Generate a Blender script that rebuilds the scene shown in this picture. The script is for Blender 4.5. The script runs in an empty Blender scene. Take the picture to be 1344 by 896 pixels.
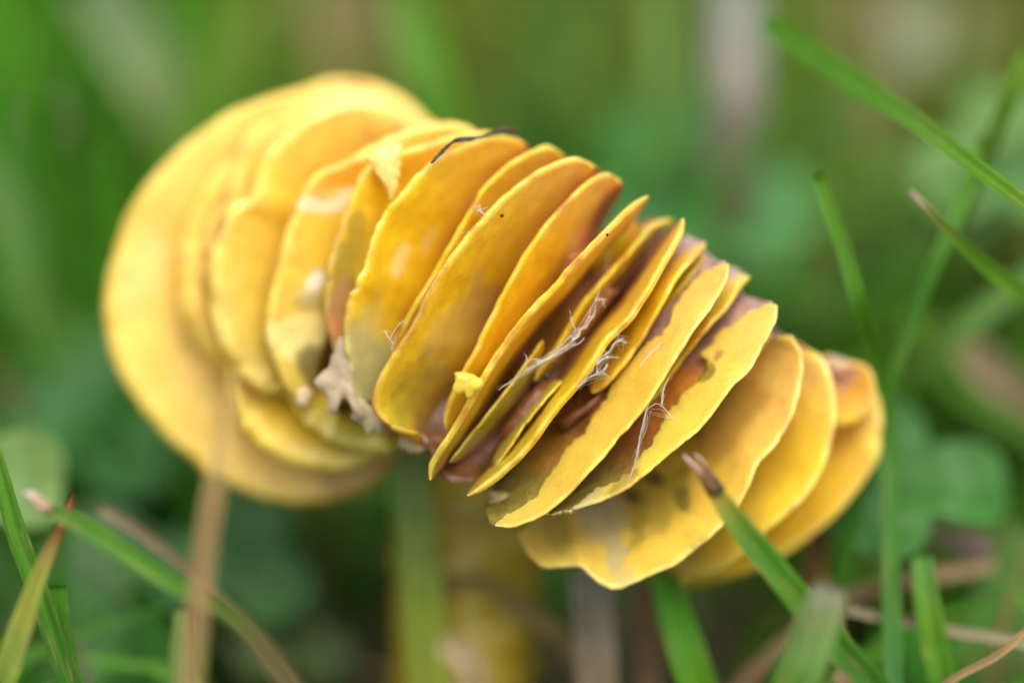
import bpy, math, random
import numpy as np
from mathutils import Vector, noise as mn

random.seed(7)
rng = np.random.default_rng(7)
R = math.radians
MM = 0.001

# ------------------------------------------------------------------ camera, sky, sun, exposure
PITCH, DIST, W = R(26), 250.0, 60.0            # mm: distance to the focus plane and its width
FOC = np.array([0.0, 0.0, 33.0])
FWD = np.array([0, math.cos(PITCH), -math.sin(PITCH)])
UP = np.array([0, math.sin(PITCH), math.cos(PITCH)])
RT = np.array([1.0, 0, 0])
CAM = FOC - DIST * FWD
scene = bpy.context.scene
col = scene.collection
cd = bpy.data.cameras.new('camera')
cam = bpy.data.objects.new('camera', cd)
col.objects.link(cam)
cam.location = Vector(CAM * MM)
cam.rotation_euler = (math.pi / 2 - PITCH, 0, 0)
cd.sensor_width = 36
cd.lens = 36 * DIST / W
cd.clip_start = 0.01
cd.clip_end = 200
cd.dof.use_dof = True
cd.dof.focus_distance = DIST * MM
cd.dof.aperture_fstop = 5.9
scene.camera = cam

SUN_EL, SUN_AZ = R(68), R(20)                 # azimuth measured from -y (the camera's side) towards +x
wd = bpy.data.worlds.new('World')
scene.world = wd
wd.use_nodes = True
nt = wd.node_tree
bg = nt.nodes['Background']
sky = nt.nodes.new('ShaderNodeTexSky')
sky.sky_type = 'NISHITA'
sky.sun_disc = False
sky.sun_elevation = SUN_EL
sun_dir = Vector((math.sin(SUN_AZ) * math.cos(SUN_EL), -math.cos(SUN_AZ) * math.cos(SUN_EL), math.sin(SUN_EL)))
sky.sun_rotation = math.atan2(sun_dir.x, sun_dir.y)
sky.air_density = 1.0
sky.dust_density = 4.0
hs = nt.nodes.new('ShaderNodeHueSaturation')   # overcast: the blue of the clear sky mostly gone
hs.inputs['Saturation'].default_value = 0.12
nt.links.new(sky.outputs[0], hs.inputs['Color'])
nt.links.new(hs.outputs[0], bg.inputs['Color'])
bg.inputs['Strength'].default_value = 0.13
sl = bpy.data.lights.new('sun', 'SUN')
sl.energy = 1.3
sl.angle = R(45)
sl.color = (1.0, 0.95, 0.87)
so = bpy.data.objects.new('sun', sl)
col.objects.link(so)
so.rotation_euler = sun_dir.to_track_quat('Z', 'Y').to_euler()
so.location = (0, 0, 1)
vs = scene.view_settings
vs.view_transform = 'Standard'
vs.look = 'None'
vs.gamma = 1
vs.exposure = 0.86
scene.render.engine = 'CYCLES'
scene.cycles.use_denoising = True
scene.cycles.max_bounces = 8

# ------------------------------------------------------------------ helpers
def P(px, py, dd=0.0):
    """the point of space (mm) seen at photo position px, py and dd mm beyond the focus plane"""
    z = DIST + dd
    x = (px - 672) / 1344 * W * z / DIST
    y = (448 - py) / 1344 * W * z / DIST
    return CAM + z * FWD + x * RT + y * UP

def on_ground(px, py, h=0.0):
    d = FWD + (px - 672) / 1344 * W / DIST * RT + (448 - py) / 1344 * W / DIST * UP
    t = (h - CAM[2]) / d[2]
    return CAM + t * d

def in_view(p):
    d = p - CAM
    z = d @ FWD
    return (d @ RT) / z * DIST / W * 1344 + 672, 448 - (d @ UP) / z * DIST / W * 1344, z - DIST

def resample(pts, n, smooth=True):
    p = np.array(pts, float)
    if len(p) > 2 and smooth:                  # Catmull-Rom
        q = []
        for i in range(len(p) - 1):
            p0, p1, p2, p3 = p[max(i - 1, 0)], p[i], p[i + 1], p[min(i + 2, len(p) - 1)]
            for t in np.linspace(0, 1, 8, endpoint=False):
                q.append(0.5 * (2 * p1 + (p2 - p0) * t + (2 * p0 - 5 * p1 + 4 * p2 - p3) * t * t + (3 * p1 - p0 - 3 * p2 + p3) * t ** 3))
        q.append(p[-1])
        p = np.array(q)
    s = np.concatenate([[0], np.cumsum(np.linalg.norm(np.diff(p[:, :2] if p.shape[1] > 3 else p, axis=0), axis=1))])
    u = np.linspace(0, s[-1], n)
    return np.stack([np.interp(u, s, p[:, k]) for k in range(p.shape[1])], 1)

def fbm(x, y=0.0, z=0.0, o=3):
    return mn.fractal(Vector((x, y, z)), 1.0, 2.0, o)

def link(name, verts, faces, mat, parent=None, cols=None, smooth=True):
    me = bpy.data.meshes.new(name)
    me.from_pydata([tuple(v) for v in np.asarray(verts) * MM], [], faces)
    me.materials.append(mat)
    if smooth:
        me.polygons.foreach_set('use_smooth', [True] * len(me.polygons))
    if cols is not None:
        a = me.color_attributes.new('tint', 'FLOAT_COLOR', 'POINT')
        c = np.ones((len(verts), 4), np.float32)
        c[:, :3] = cols
        a.data.foreach_set('color', c.ravel())
    me.update()
    o = bpy.data.objects.new(name, me)
    col.objects.link(o)
    if parent:
        o.parent = parent
        o.matrix_parent_inverse = parent.matrix_basis.inverted()
    return o

def tag(o, label=None, cat=None, group=None, kind=None):
    for k, v in (('label', label), ('category', cat), ('group', group), ('kind', kind)):
        if v:
            o[k] = v
    return o

def empty(name, loc, label, cat, group=None):
    o = bpy.data.objects.new(name, None)
    o.location = Vector(np.asarray(loc, float) * MM)
    o.empty_display_size = 0.005
    col.objects.link(o)
    return tag(o, label, cat, group)

def mat(name, rough=0.5, sss=0.0, sss_r=(1, .5, .1), sss_s=0.0015, transl=0.0, spec=0.5, mottle=0.2, mscale=900.0,
        bump=0.2, bscale=2500.0, coat=0.0, grain=.08):
    m = bpy.data.materials.new(name)
    m.use_nodes = True
    t = m.node_tree
    N, L = t.nodes, t.links
    b = N['Principled BSDF']
    out = N['Material Output']
    at = N.new('ShaderNodeAttribute'); at.attribute_name = 'tint'
    geo = N.new('ShaderNodeTexCoord')
    nz = N.new('ShaderNodeTexNoise'); nz.inputs['Scale'].default_value = mscale
    nz.inputs['Detail'].default_value = 6; nz.inputs['Roughness'].default_value = 0.65
    L.new(geo.outputs['Object'], nz.inputs['Vector'])
    mr = N.new('ShaderNodeMapRange')
    mr.inputs['From Min'].default_value = 0.25; mr.inputs['From Max'].default_value = 0.75
    mr.inputs['To Min'].default_value = 1 - mottle; mr.inputs['To Max'].default_value = 1 + mottle
    L.new(nz.outputs['Fac'], mr.inputs['Value'])
    n3 = N.new('ShaderNodeTexNoise'); n3.inputs['Scale'].default_value = mscale * 9
    n3.inputs['Detail'].default_value = 3; n3.inputs['Roughness'].default_value = 0.7
    L.new(geo.outputs['Object'], n3.inputs['Vector'])
    m3 = N.new('ShaderNodeMapRange')
    m3.inputs['From Min'].default_value = 0.3; m3.inputs['From Max'].default_value = 0.7
    m3.inputs['To Min'].default_value = 1 - grain; m3.inputs['To Max'].default_value = 1 + grain
    L.new(n3.outputs['Fac'], m3.inputs['Value'])
    mm = N.new('ShaderNodeMath'); mm.operation = 'MULTIPLY'
    L.new(mr.outputs[0], mm.inputs[0]); L.new(m3.outputs[0], mm.inputs[1])
    vm = N.new('ShaderNodeVectorMath'); vm.operation = 'SCALE'
    L.new(at.outputs['Color'], vm.inputs[0]); L.new(mm.outputs[0], vm.inputs['Scale'])
    L.new(vm.outputs[0], b.inputs['Base Color'])
    b.inputs['Roughness'].default_value = rough
    b.inputs['Specular IOR Level'].default_value = spec
    b.inputs['Subsurface Weight'].default_value = sss
    b.inputs['Subsurface Radius'].default_value = sss_r
    b.inputs['Subsurface Scale'].default_value = sss_s
    b.inputs['Coat Weight'].default_value = coat
    b.inputs['Coat Roughness'].default_value = 0.25
    n2 = N.new('ShaderNodeTexNoise'); n2.inputs['Scale'].default_value = bscale
    n2.inputs['Detail'].default_value = 4
    L.new(geo.outputs['Object'], n2.inputs['Vector'])
    bp = N.new('ShaderNodeBump'); bp.inputs['Strength'].default_value = bump; bp.inputs['Distance'].default_value = 0.0002
    L.new(n2.outputs['Fac'], bp.inputs['Height']); L.new(bp.outputs[0], b.inputs['Normal'])
    if transl:
        tr = N.new('ShaderNodeBsdfTranslucent'); mx = N.new('ShaderNodeMixShader')
        mx.inputs[0].default_value = transl
        L.new(vm.outputs[0], tr.inputs['Color'])
        L.new(b.outputs[0], mx.inputs[1]); L.new(tr.outputs[0], mx.inputs[2]); L.new(mx.outputs[0], out.inputs['Surface'])
    return m

M_GILL = mat('gill_wax', rough=0.4, sss=0.7, sss_r=(1.0, 0.55, 0.08), sss_s=0.0016, mottle=0.16, mscale=600, bump=0.16, bscale=5200, coat=0.35, grain=.09)
M_FLESH = mat('flesh', rough=0.4, sss=0.08, sss_r=(1, .4, .2), mottle=0.4, mscale=500, bump=0.8, bscale=1500, coat=0.15, grain=.2)
M_PALE = mat('pale_flesh', rough=0.5, sss=0.4, sss_r=(1, .8, .6), mottle=0.2, mscale=700, bump=0.5, bscale=2000)
M_LEAF = mat('blade', rough=0.5, transl=0.35, mottle=0.15, mscale=500, bump=0.15, bscale=2500, spec=0.22)
M_GRASS = mat('grass', rough=0.5, transl=0.45, mottle=0.1, mscale=100, bump=0.0, spec=0.15)
M_DRY = mat('dry_stalk', rough=0.7, transl=0.15, mottle=0.25, mscale=700, bump=0.4, bscale=2000, spec=0.2)
M_SOIL = mat('soil', rough=0.9, mottle=0.5, mscale=250, bump=0.8, bscale=800, spec=0.1)
M_SILK = mat('silk', rough=0.4, transl=0.35, mottle=0.1, spec=0.5)
M_DARK = mat('dark_root', rough=0.6, mottle=0.4, mscale=900, bump=0.6)

# ------------------------------------------------------------------ ground
def ground():
    c = np.concatenate([-np.geomspace(20000, 400, 14), np.linspace(-380, 380, 60), np.geomspace(400, 20000, 14)])
    cy = np.concatenate([-np.geomspace(20000, 300, 12), np.linspace(-280, 780, 84), np.geomspace(800, 20000, 14)])
    V, C = [], []
    for y in cy:
        for x in c:
            n = fbm(x * .02, y * .02) * 2.5 + fbm(x * .1, y * .1, 3) * 0.9
            V.append((x, y, n - 2))
            k = 0.5 + 0.5 * mn.noise(Vector((x * .03, y * .03, 9)))
            C.append(np.array([.045, .035, .018]) * (1 - k) + np.array([.05, .06, .02]) * k)
    n = len(c)
    F = [(j * n + i, j * n + i + 1, (j + 1) * n + i + 1, (j + 1) * n + i) for j in range(len(cy) - 1) for i in range(n - 1)]
    tag(link('ground', V, F, M_SOIL, cols=np.array(C)), kind='structure')
ground()

# ------------------------------------------------------------------ mushroom
stem_base = np.array([*(P(610, 560, 21)[:2]), -1.0])
mush = empty('mushroom', stem_base, 'decaying yellow mushroom with its cap turned inside out into a fan of waxy gills', 'mushroom')

YEL = np.array([.80, .515, .012]); PALE = np.array([.84, .62, .16]); PEACH = np.array([.88, .53, .12])
OLIVE = np.array([.42, .34, .03]); ORANGE = np.array([.62, .24, .03]); BROWN = np.array([.24, .085, .025]); MAUVE = np.array([.42, .27, .25])

def lerp(a, b, t):
    t = np.clip(t, 0, 1)
    return a * (1 - t) + b * t

CORE = []

def plate(name, Epx, Ed, Ipx, Id, th, seed, nu=90, nv=32, rag=.12, rag_in=0.0, cols=None, wob=.15, bulge=0., parent=None, material=None, round_v=.12, curl=0.):
    """a gill: the sheet between its free edge and its inner edge, with real thickness, rounded free edge"""
    E = resample([(x, y) for x, y in Epx], nu); I = resample([(x, y) for x, y in Ipx], nu)
    u = np.linspace(0, 1, nu)
    Ed = np.interp(u, np.linspace(0, 1, len(Ed)), Ed); Id = np.interp(u, np.linspace(0, 1, len(Id)), Id)
    E3 = np.array([P(x, y, d) for (x, y), d in zip(E, Ed)]); I3 = np.array([P(x, y, d) for (x, y), d in zip(I, Id)])
    for i in range(nu):
        dv = I3[i] - E3[i]; l = max(np.linalg.norm(dv), 1e-6); dv = dv / l
        s = i / nu * np.linalg.norm(E3[-1] - E3[0])
        r = rag * (.55 * fbm(s * .35, seed * 7.3, 1, 2) + .5 * fbm(s * 1.6, seed * 3.1, 2, 3) + .35 * fbm(s * 5, seed * 3.1, 4, 2) + 2.2 * max(0, fbm(s * 1.1, seed * 9.1, 8, 3) - .28))
        E3[i] += dv * r * min(1, l / 1.0)
        if rag_in:
            r = rag_in * (fbm(s * .5, seed * 5.3, 5, 2) * 1.2 + .6 * fbm(s * 2.2, seed * 2.1, 6, 3))
            I3[i] += dv * r
    v = np.linspace(0, 1, nv) ** 2.0
    G = E3[:, None, :] * (1 - v)[None, :, None] + I3[:, None, :] * v[None, :, None]
    du = np.gradient(G, axis=0); dv = np.gradient(G, axis=1)
    n = np.cross(du, dv); n /= np.maximum(np.linalg.norm(n, axis=2, keepdims=True), 1e-9)
    med = n[nu // 2, nv // 2]
    to_cam = CAM - G[nu // 2, nv // 2]
    sgn = 1.0 if np.dot(med, to_cam) > 0 else -1.0
    n = n * sgn
    ref = n[nu // 2, nv // 2]
    n = np.where((n @ ref)[..., None] < 0, -n, n)
    Wb = np.zeros((nu, nv))
    for i in range(nu):
        for j in range(nv):
            p = G[i, j]
            Wb[i, j] = wob * fbm(p[0] * .16 + seed, p[1] * .16, p[2] * .16, 2) + .05 * fbm(p[0] * .9 + seed, p[1] * .9, p[2] * .9, 2)
    prof = np.sin(np.pi * np.clip(v, 0, 1)) * bulge + curl * (1 - v) ** 6
    G = G + n * (Wb + prof[None, :])[..., None]
    Lv = np.linalg.norm(I3 - E3, axis=1)
    rl = v[None, :] * np.maximum(Lv, .3)[:, None]
    rv = np.clip(rl / (th * .5), 0, 1); tp = np.clip(rl / 3.0, 0, 1)
    tv = np.sqrt(rv * (2 - rv)) * (tp * .45 + .55 if th < .85 else 1)
    tu = np.clip(np.minimum(u, 1 - u) / .05, 0, 1) ** .5
    T = th * (.02 + .98 * tv) * (.2 + .8 * tu[:, None])
    A = G + n * (T / 2)[..., None]; B = G - n * (T / 2)[..., None]
    V = np.concatenate([A.reshape(-1, 3), B.reshape(-1, 3)])
    o = nu * nv
    F = []
    for i in range(nu - 1):
        for j in range(nv - 1):
            a, b, c, d = i * nv + j, i * nv + j + 1, (i + 1) * nv + j + 1, (i + 1) * nv + j
            F.append((a, d, c, b)); F.append((o + a, o + b, o + c, o + d))
    for i in range(nu - 1):
        for j in (0, nv - 1):
            a, b = i * nv + j, (i + 1) * nv + j
            F.append((a, b, o + b, o + a))
    for j in range(nv - 1):
        for i in (0, nu - 1):
            a, b = i * nv + j, i * nv + j + 1
            F.append((a, b, o + b, o + a))
    C = np.zeros((nu, nv, 3))
    for i in range(nu):
        for j in range(nv):
            C[i, j] = cols(u[i], v[j], G[i, j], seed)
    C = np.concatenate([C.reshape(-1, 3)] * 2)
    return link(name, V, F, material or M_GILL, parent or mush, C)

def gill_cols(olive=.25, peach=.6, brown=.75, pale=.06, oldark=.0, mauve=0.0, clear=0.0, wash=0., wcol=(.75, .48, .11), patches=()):
    def f(u, v, p, s):
        n = fbm(p[0] * .22 + s * 3, p[1] * .22, p[2] * .22, 3)
        n2 = fbm(p[0] * .7 + s * 5, p[1] * .7, p[2] * .7, 3)
        c = YEL * (1 + .12 * n2)
        c = lerp(c, PEACH, max(0, (.42 - u) / .42) ** 1.2 * 1.2 * peach + .15 * n)       # u = 0 is the top: own peach tone plus skylight painted in
        c = lerp(c, OLIVE, max(0, (u - (.9 - olive)) / .25) * .7 + olive * .35 * max(0, n))
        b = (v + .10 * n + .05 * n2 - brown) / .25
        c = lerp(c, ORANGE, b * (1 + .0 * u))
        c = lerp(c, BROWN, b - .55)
        if wash:
            c = lerp(c, np.array(wcol) * (1 + .15 * n), wash * (1 - max(0, b)))
        if mauve:
            c = lerp(c, MAUVE, max(0, b) * max(0, (.5 - u) / .3) * mauve)
        if clear:
            c = lerp(c, np.array([.45, .40, .16]), clear * max(0, (u - .72 + .15 * n) / .12))
        c = lerp(c, PALE, max(0, 1 - v / max(pale * (1 + .6 * n2), 1e-3)) * min(.6, max(.05, .3 + n2)))
        c = c * (1 + .06 * math.sin(s * 12.9)) * np.array([1, 1 + .035 * math.sin(s * 7.7), 1])
        br = fbm(p[0] * .5 + s * 11, p[1] * .5, p[2] * .5, 3)
        c = lerp(c, np.array([.46, .25, .03]), max(0, br - .12) * 2.2 * max(0, 1 - v / .05))
        if patches:                             # stains, bald and rotten patches, holes painted dark, plainly paler and browner areas where the photo shows them
            X, Y, _ = in_view(p)
            for (px, py, rx, ry, ang, pc, st) in patches:
                dx, dy = X - px, Y - py
                a = R(ang)
                q = math.hypot((dx * math.cos(a) + dy * math.sin(a)) / rx, (-dx * math.sin(a) + dy * math.cos(a)) / ry)
                c = lerp(c, np.array(pc), st * min(1, max(0, (1.25 + .9 * n + .6 * n2 - q) / .42)))
        return np.maximum(c, .005)
    return f

def gill(E, d, off, din, th=.55, dtop=2.5, dbot=1.5, I=None, bulge=0., T=None, parts=True, seed=[0], name='gill', **kw):
    seed[0] += 1
    ck = {k: kw.pop(k) for k in ('olive', 'peach', 'brown', 'pale', 'mauve', 'clear', 'patches', 'wash', 'wcol') if k in kw}
    n = 24
    Er = resample(E, n)
    u = np.linspace(0, 1, n)
    Ed = d + dtop * np.clip((.45 - u) / .45, 0, 1) ** 2 + dbot * np.clip((u - .6) / .4, 0, 1) ** 2
    w = np.maximum(np.sin(np.pi * u), 0) ** .6 * .94 + .06
    if I is None:
        Ip = Er + np.array(off)[None, :] * w[:, None]
    else:
        Ip = resample(I, n)
    Id = Ed + din * w
    CORE.append((Er[n // 2][0], Ip, Id))
    if T is not None:                           # a torn inner margin and the brown flesh plate that goes on behind it
        Tp = resample(T, n)
        k = np.array([np.clip(np.linalg.norm(Tp[i] - Er[i]) / max(np.linalg.norm(Ip[i] - Er[i]), 1), 0, 1) for i in range(n)])
        Td = Ed + (Id - Ed) * k * .9
        g = plate(name, Er, Ed, Tp, Td, th, seed[0], nu=170, nv=30, rag_in=.5, cols=gill_cols(**ck), bulge=bulge, **kw)
        def bc(u, v, p, s):
            n1 = fbm(p[0] * .3 + s, p[1] * .3, p[2] * .3, 3)
            c = lerp(lerp(ORANGE * .8, BROWN, .45 + n1), MAUVE, (.45 - u) / .35 + n1 * .4)
            return lerp(c, np.array([.22, .17, .03]), (u - .62) / .2 + n1 * .5)
        M1 = Er + (Tp - Er) * .35
        plate('gill_flesh', M1, Ed + (Td - Ed) * .35 + .32, Ip, Id + .3, th * .8, seed[0] + .5, nu=70, nv=20, cols=bc, rag=.1, material=M_FLESH)
        return g
    return plate(name, Er, Ed, Ip, Id, th, seed[0], cols=gill_cols(**ck), bulge=bulge, **kw)

# far left rim plates, wide and rounded                                          (free edges listed from the top to the bottom)
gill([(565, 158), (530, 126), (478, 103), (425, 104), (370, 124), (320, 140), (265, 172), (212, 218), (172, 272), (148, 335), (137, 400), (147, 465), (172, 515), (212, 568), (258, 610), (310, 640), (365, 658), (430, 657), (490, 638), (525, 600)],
     12.5, None, 2.0, th=1.0, dtop=0, dbot=1, I=[(560, 190), (470, 260), (420, 400), (440, 520), (510, 600)], olive=.15, peach=.6, brown=1.1, rag=.1, bulge=.3, pale=.12, nu=120, wash=.6, patches=[(480, 600, 60, 60, 0, (.34, .20, .02), .7), (405, 550, 60, 45, 0, (.52, .36, .02), .5), (230, 430, 20, 90, 10, (.70, .44, .04), .4), (200, 330, 20, 60, 20, (.84, .58, .2), .5)])  # patches: browner towards the lower right, paler along the left
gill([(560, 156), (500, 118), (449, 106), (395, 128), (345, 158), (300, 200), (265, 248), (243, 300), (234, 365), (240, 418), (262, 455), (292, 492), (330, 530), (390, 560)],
     9.8, None, 4.5, th=1.3, dtop=1, dbot=2, I=[(560, 190), (500, 240), (440, 360), (430, 460), (440, 540)], olive=.12, peach=.9, brown=1.1, bulge=.7, pale=.1, wash=.5, patches=[(390, 560, 60, 40, 0, (.40, .28, .02), .6)])  # patch: browner at the lower end
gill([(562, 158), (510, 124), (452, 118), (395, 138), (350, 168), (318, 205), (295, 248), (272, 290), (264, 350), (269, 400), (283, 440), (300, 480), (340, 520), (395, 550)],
     8.6, None, 4.5, th=1.2, dtop=1, dbot=2, I=[(560, 190), (500, 240), (440, 360), (430, 460), (440, 540)], olive=.12, peach=1., brown=1.1, bulge=.5, pale=.1, wash=.5, patches=[(390, 560, 60, 40, 0, (.40, .28, .02), .6), (295, 465, 8, 40, -15, (.40, .22, .06), .7)])  # patches: browner at the lower end, narrow brown strip along the furrow
gill([(590, 168), (545, 150), (500, 133), (455, 130), (405, 150), (362, 182), (338, 212), (331, 236), (328, 256), (302, 268), (286, 292), (277, 330), (275, 400), (287, 447), (306, 485), (330, 510), (355, 516), (395, 500)],
     6.5, None, 5.5, th=1.15, dtop=2.5, dbot=1, I=[(585, 185), (520, 240), (450, 330), (420, 420), (410, 490)], olive=.4, peach=1.1, brown=1.0, bulge=.5, pale=.1, wash=.35)
gill([(296, 470), (301, 520), (326, 572), (372, 604), (430, 615), (492, 602), (530, 580)], 8.6, None, 2.5, th=.9, dtop=.5, dbot=.5, I=[(345, 480), (375, 505), (415, 525), (455, 540), (490, 550), (520, 560)],
     olive=.5, peach=.2, brown=.9, bulge=.3, pale=.1, wash=.2, rag=.2)
gill([(378, 520), (405, 558), (452, 584), (512, 592), (560, 582)], 7.0, None, 2.5, th=.8, dtop=.5, dbot=.5, I=[(420, 500), (455, 525), (495, 542), (540, 556)],
     olive=.9, peach=0, brown=.6, bulge=.2, pale=.1, rag=.25)
# the torn pair to the right of them
gill([(615, 166), (570, 162), (525, 172), (478, 196), (440, 214), (408, 232), (388, 268), (370, 318), (358, 368), (350, 426), (354, 460), (368, 500), (385, 530)],
     5, (95, 30), 2.2, th=.9, dtop=2, dbot=1, olive=.35, brown=1.1, rag=.16, pale=.12, wash=.3, patches=[(437, 260, 36, 10, -12, (.86, .74, .5), .8), (410, 366, 8, 15, 25, (.88, .82, .68), .8), (398, 386, 12, 6, 0, (.80, .70, .45), .6), (440, 222, 34, 16, -40, (.72, .36, .02), .8), (392, 440, 40, 24, 0, (.80, .66, .25), .7), (412, 486, 20, 24, 0, (.10, .07, .02), .8), (400, 395, 26, 10, 0, (.35, .28, .10), .6)])  # patches: pale torn bits, an orange hollow, a hole painted as dark colour
gill([(640, 172), (590, 180), (540, 196), (494, 212), (472, 232), (452, 276), (439, 318), (431, 354), (427, 397), (432, 430), (440, 462)],
     3.8, (85, 30), 3.0, th=.8, dtop=2, dbot=1, olive=.45, brown=.85, rag=.14, pale=.12, patches=[(452, 345, 14, 50, 10, (.34, .26, .03), .7), (446, 410, 14, 40, 5, (.48, .26, .12), .7), (440, 440, 10, 20, 0, (.60, .25, .08), .6)])
# middle plates
gill([(682, 184), (655, 180), (620, 188), (590, 200), (560, 218), (527, 254), (512, 270), (497, 295), (486, 324), (475, 356), (457, 390), (453, 428), (455, 462), (458, 505), (470, 524)],
     1.6, (95, 50), 6.5, th=.75, dtop=3, dbot=2, olive=.25, brown=.62, rag=.28, clear=.9, peach=.55, patches=[(522, 330, 8, 24, 20, (.82, .66, .28), .7), (556, 310, 6, 22, 25, (.80, .60, .25), .5)])
gill([(735, 200), (718, 192), (692, 200), (663, 218), (633, 247), (618, 272), (604, 296), (588, 326), (570, 356), (552, 388), (536, 420), (520, 456), (508, 500)],
     1.9, (60, 45), 8, th=.6, dtop=3, dbot=2, olive=.2, brown=.85, rag=.25)
gill([(774, 218), (768, 209), (745, 209), (715, 221), (683, 241), (657, 261), (630, 287), (603, 319), (578, 355), (557, 392), (545, 422), (521, 456), (501, 488), (488, 520), (492, 542), (516, 560), (548, 568)],
     .2, (95, 62), 9, th=.7, dtop=3, dbot=1.5, olive=.25, brown=.52, peach=.8, rag=.14, patches=[(605, 425, 55, 26, -52, (.46, .34, .16), .38), (560, 520, 40, 40, 0, (.36, .30, .03), .5)])
gill([(811, 238), (803, 228), (786, 230), (759, 249), (728, 283), (704, 314), (681, 349), (659, 387), (637, 430), (622, 460), (609, 484), (592, 519), (582, 550), (584, 562)],
     1.0, (60, 42), 8, th=.6, dtop=3, dbot=1, olive=.2, brown=.42, peach=.9, rag=.1)
gill([(851, 258), (838, 266), (821, 278), (790, 306), (759, 337), (728, 374), (703, 399), (678, 428), (659, 456), (640, 487), (617, 528), (590, 571), (568, 604), (563, 630)],
     -.8, (18, 12), 8.0, th=.75, dtop=3.2, dbot=.4, olive=.28, brown=.42, rag=.2, pale=.12)
gill([(882, 287), (867, 291), (852, 300), (821, 337), (790, 369), (759, 406), (734, 450), (709, 484), (702, 500)],
     2.6, (11, 7), 7, th=.6, dtop=3, dbot=.6, olive=.2, brown=.5, rag=.1)
gill([(897, 287), (893, 304), (878, 331), (852, 375), (824, 419), (796, 449), (765, 495), (724, 545), (687, 594), (640, 636), (614, 652)],
     -.8, (-15, -10), 8, th=.75, dtop=3, dbot=.3, olive=.3, brown=.42, rag=.18, pale=.14)
gill([(926, 319), (918, 334), (893, 361), (860, 411), (829, 466), (797, 506), (778, 517)],
     1.3, (-55, -40), 8, th=.55, dtop=2.6, dbot=.5, olive=.15, brown=.3, rag=.1, mauve=1)
gill([(957, 346), (955, 364), (940, 394), (906, 444), (878, 488), (846, 535), (812, 576), (781, 612), (739, 654), (703, 679), (668, 692), (649, 690)],
     -.8, (-95, -62), 8, th=.5, dtop=2.6, dbot=.4, olive=.22, peach=1.2, brown=2, rag=.07, wash=.55, wcol=(.70, .46, .10), 
     T=[(948, 347), (912, 369), (885, 412), (858, 450), (832, 470), (808, 502), (789, 536), (762, 573), (741, 600), (716, 634), (694, 664), (652, 683)])
gill([(985, 365), (972, 376), (952, 407), (927, 432), (890, 479), (858, 520), (830, 550)],
     2.2, (-55, -40), 7, th=.5, dtop=2.4, dbot=.6, olive=.1, brown=.35, rag=.08, mauve=1)
gill([(1020, 400), (1017, 424), (1000, 456), (982, 486), (958, 511), (921, 560), (877, 597), (828, 637), (796, 655), (756, 669), (717, 677)],
     -.3, (-110, -72), 8, th=.5, dtop=2.2, dbot=.8, olive=.2, peach=1.2, brown=2, rag=.1, wash=.55, wcol=(.70, .46, .10), 
     patches=[(931, 490, 15, 9, -50, (.20, .15, .015), .85), (945, 470, 12, 5, -50, (.28, .12, .03), .8), (812, 640, 24, 8, -40, (.24, .2, .04), .7), (770, 655, 30, 12, -25, (.42, .35, .2), .6)],
     T=[(1008, 398), (968, 424), (940, 449), (918, 470), (932, 484), (902, 520), (868, 560), (828, 612), (790, 644), (756, 664), (717, 674)])
gill([(1011, 438), (1004, 447), (985, 470), (960, 500)], 4.0, (-40, -30), 5, th=.5, dtop=1.5, dbot=.6, olive=.05, brown=.5, rag=.08, mauve=1)
gill([(1040, 440), (1050, 458), (1054, 490), (1040, 546), (1017, 585), (994, 611), (974, 658), (941, 697), (894, 735), (848, 756), (806, 772), (774, 754), (756, 740), (717, 745), (693, 725), (680, 700)],
     1.9, (-140, -62), 8, th=.6, dtop=1.8, dbot=3.0, olive=.3, peach=1.5, brown=2, rag=.16, wash=.55, wcol=(.70, .46, .10), 
     patches=[(955, 545, 34, 70, 28, (.55, .29, .04), .6), (850, 665, 62, 48, -20, (.36, .27, .03), .8), (862, 630, 12, 9, 0, (.06, .05, .012), .9), (832, 655, 14, 8, 30, (.08, .06, .015), .9), (900, 660, 10, 14, 0, (.10, .09, .015), .7), (840, 700, 14, 40, 10, (.30, .22, .02), .7), (795, 690, 30, 62, -18, (.46, .40, .22), .7), (735, 705, 16, 30, -20, (.34, .28, .05), .6)],  # smallest, darkest patches are holes painted in as dark colour
     I=[(1020, 440), (930, 520), (850, 600), (770, 650), (700, 690)],
     T=[(1022, 442), (970, 490), (925, 540), (880, 580), (840, 600), (800, 630), (760, 640), (720, 665), (690, 692)])
gill([(1065, 457), (1085, 476), (1098, 522), (1091, 585), (1062, 646), (1008, 697), (960, 740), (900, 765)],
     4.8, (-130, -50), 6, th=.7, dtop=1.2, dbot=3, olive=.35, peach=1.2, brown=.7, rag=.1, bulge=.2, wash=.2)
gill([(1100, 490), (1122, 480), (1142, 488), (1148, 520), (1132, 545), (1100, 558)],
     7.5, (-60, -12), 2.5, th=.6, dtop=.8, dbot=.5, olive=.0, peach=1.4, brown=.75, rag=.08, bulge=.1, mauve=1, patches=[(1125, 500, 40, 40, 0, (.80, .38, .08), .8), (1108, 492, 14, 12, 0, (.62, .42, .38), .7)])
gill([(1128, 496), (1150, 515), (1159, 560), (1148, 610), (1112, 660), (1060, 708), (990, 748), (900, 772)],
     8.8, (-140, -50), 5, th=.8, dtop=.5, dbot=3, olive=.1, peach=1.5, brown=.7, rag=.1, bulge=.3, patches=[(1090, 640, 70, 90, 30, (.62, .34, .03), .6)])

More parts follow.
